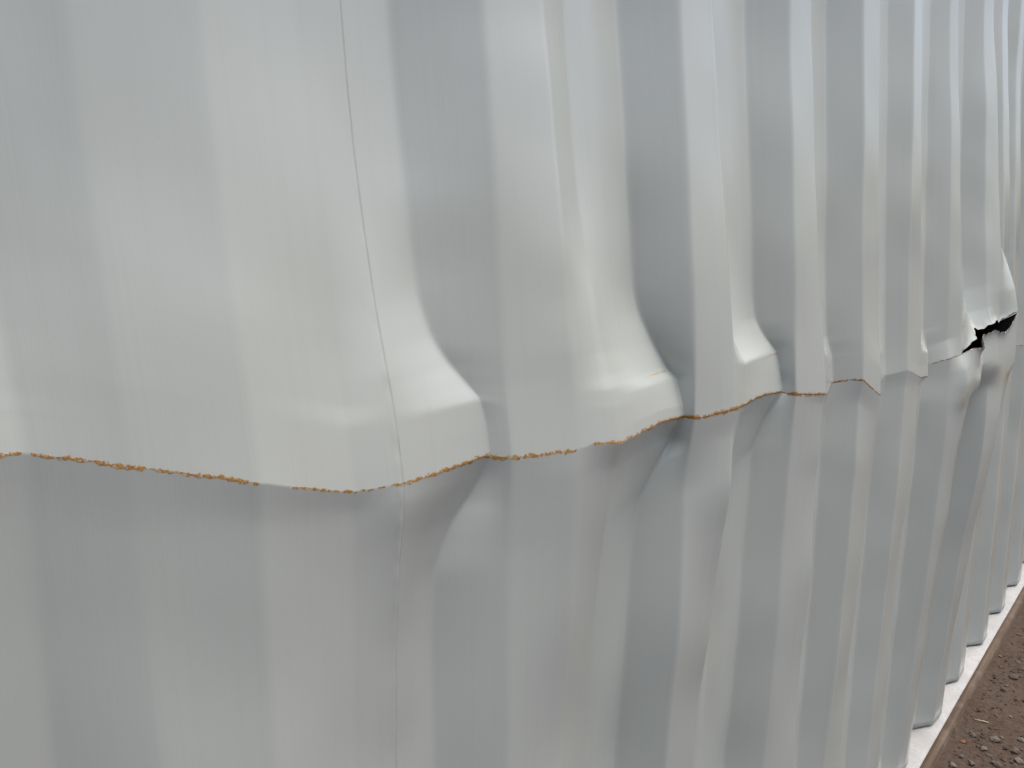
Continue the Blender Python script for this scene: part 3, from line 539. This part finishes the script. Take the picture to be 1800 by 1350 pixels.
# loose grit: thousands of small stones, one mass
def ico():
    t = (1 + 5 ** .5) / 2
    v = np.array([(-1, t, 0), (1, t, 0), (-1, -t, 0), (1, -t, 0), (0, -1, t), (0, 1, t), (0, -1, -t), (0, 1, -t), (t, 0, -1), (t, 0, 1), (-t, 0, -1), (-t, 0, 1)], float)
    v /= np.linalg.norm(v[0])
    fcs = [(0, 11, 5), (0, 5, 1), (0, 1, 7), (0, 7, 10), (0, 10, 11), (1, 5, 9), (5, 11, 4), (11, 10, 2), (10, 7, 6), (7, 1, 8), (3, 9, 4), (3, 4, 2), (3, 2, 6), (3, 6, 8), (3, 8, 9), (4, 9, 5), (2, 4, 11), (6, 2, 10), (8, 6, 7), (9, 8, 1)]
    return v, fcs
IV, IF = ico()
def stone(r, flat=0.62):
    v = IV * (1 + rng.uniform(-0.28, 0.28, (12, 1))) * r * np.array([rng.uniform(.8, 1.25), rng.uniform(.7, 1.1), flat])
    a = rng.uniform(0, 6.28)
    c, s_ = math.cos(a), math.sin(a)
    return v @ np.array([[c, -s_, 0], [s_, c, 0], [0, 0, 1]])
def ground_at(x, y): return float(gz(np.array(x), np.array(y)))
vv, ff, tone = [], [], []
for i in range(6500):
    x = 1.35 + 2.6 * rng.uniform() ** 1.1
    y = -0.034 - 0.62 * rng.uniform() ** 1.2
    r = min(0.0017 * math.exp(rng.normal(0.25, 0.5)), 0.0056)
    p = stone(r) + np.array([x, y, ground_at(x, y) + r * 0.25])
    b = len(vv)
    vv += p.tolist(); ff += [tuple(b + k for k in t) for t in IF]; tone += [rng.uniform(-0.45, 0.35)] * 12
gr = mesh_obj('gravel', vv, ff, GRIT, None, False)
at = gr.data.attributes.new('tone', 'FLOAT', 'POINT'); at.data.foreach_set('value', tone)
tag(gr, 'fine brown grit strewn over the bare soil', 'gravel', kind='stuff')

# the larger pebbles, one by one
PEBBLES = [(2.315, -0.076, 0.01), (2.223, -0.069, 0.008), (2.253, -0.072, 0.006), (1.977, -0.098, 0.011), (1.922, -0.084, 0.008), (1.966, -0.055, 0.007), (1.957, -0.123, 0.007), (2.016, -0.145, 0.008), (1.818, -0.045, 0.008), (1.879, -0.123, 0.008), (1.902, -0.1, 0.006), (2.413, -0.026, 0.006), (2.587, -0.042, 0.006), (2.104, -0.106, 0.005), (1.956, -0.142, 0.009), (1.847, -0.076, 0.007), (2.371, -0.088, 0.006), (1.878, -0.113, 0.006), (2.0, -0.107, 0.005), (1.928, -0.155, 0.009), (1.859, -0.053, 0.005), (1.971, -0.071, 0.005)]
def on_ground(x, y, r): return Vector((x, y, ground_at(x, y) + r * 0.32))
protos = []
for j in range(5):
    me_o = stone(1.0, rng.uniform(.55, .8))
    me = bpy.data.meshes.new('pebble'); me.from_pydata(me_o.tolist(), [], IF); me.update(); me.materials.append(STONE)
    protos.append(me)
for i, (x, y, r) in enumerate(PEBBLES):
    o = bpy.data.objects.new('pebble', protos[i % 5]); COL.objects.link(o)
    o.location = on_ground(x, y, r); o.scale = (r, r, r); o.rotation_euler = (0, 0, rng.uniform(0, 6))
    tag(o, 'small grey pebble lying on the brown soil', 'pebble', 'pebbles on the soil')

# a dry straw and a fragment of red clay
def tube(pts, rad):
    verts, faces = [], []
    for i, p in enumerate(pts):
        for a in range(6):
            an = a * math.pi / 3
            verts.append((p[0] + rad * math.cos(an), p[1], p[2] + rad * math.sin(an)))
        if i:
            for a in range(6):
                b = (i - 1) * 6
                faces.append((b + a, b + (a + 1) % 6, b + 6 + (a + 1) % 6, b + 6 + a))
    faces += [tuple(range(5, -1, -1)), tuple(range(len(verts) - 6, len(verts)))]
    return verts, faces
SX, SY = 2.039, -0.057
pts = [(SX + t * 0.005, SY - t * 0.013 + 0.0008 * math.sin(t * 4), ground_at(SX, SY - t * .013) + 0.0022 + 0.0006 * t) for t in (-1, -.5, 0, .5, 1)]
v, f = tube(pts, 0.0012)
tag(mesh_obj('straw', v, f, STRAW), 'short pale dry straw lying on the soil', 'straw')
RX, RY = 1.922, -0.042
v = stone(0.006, 0.4) + np.array([RX, RY, ground_at(RX, RY) + 0.0022])
tag(mesh_obj('clay_fragment', v.tolist(), IF, CLAY, None, False), 'small flat reddish clay fragment half sunk in the soil', 'fragment')
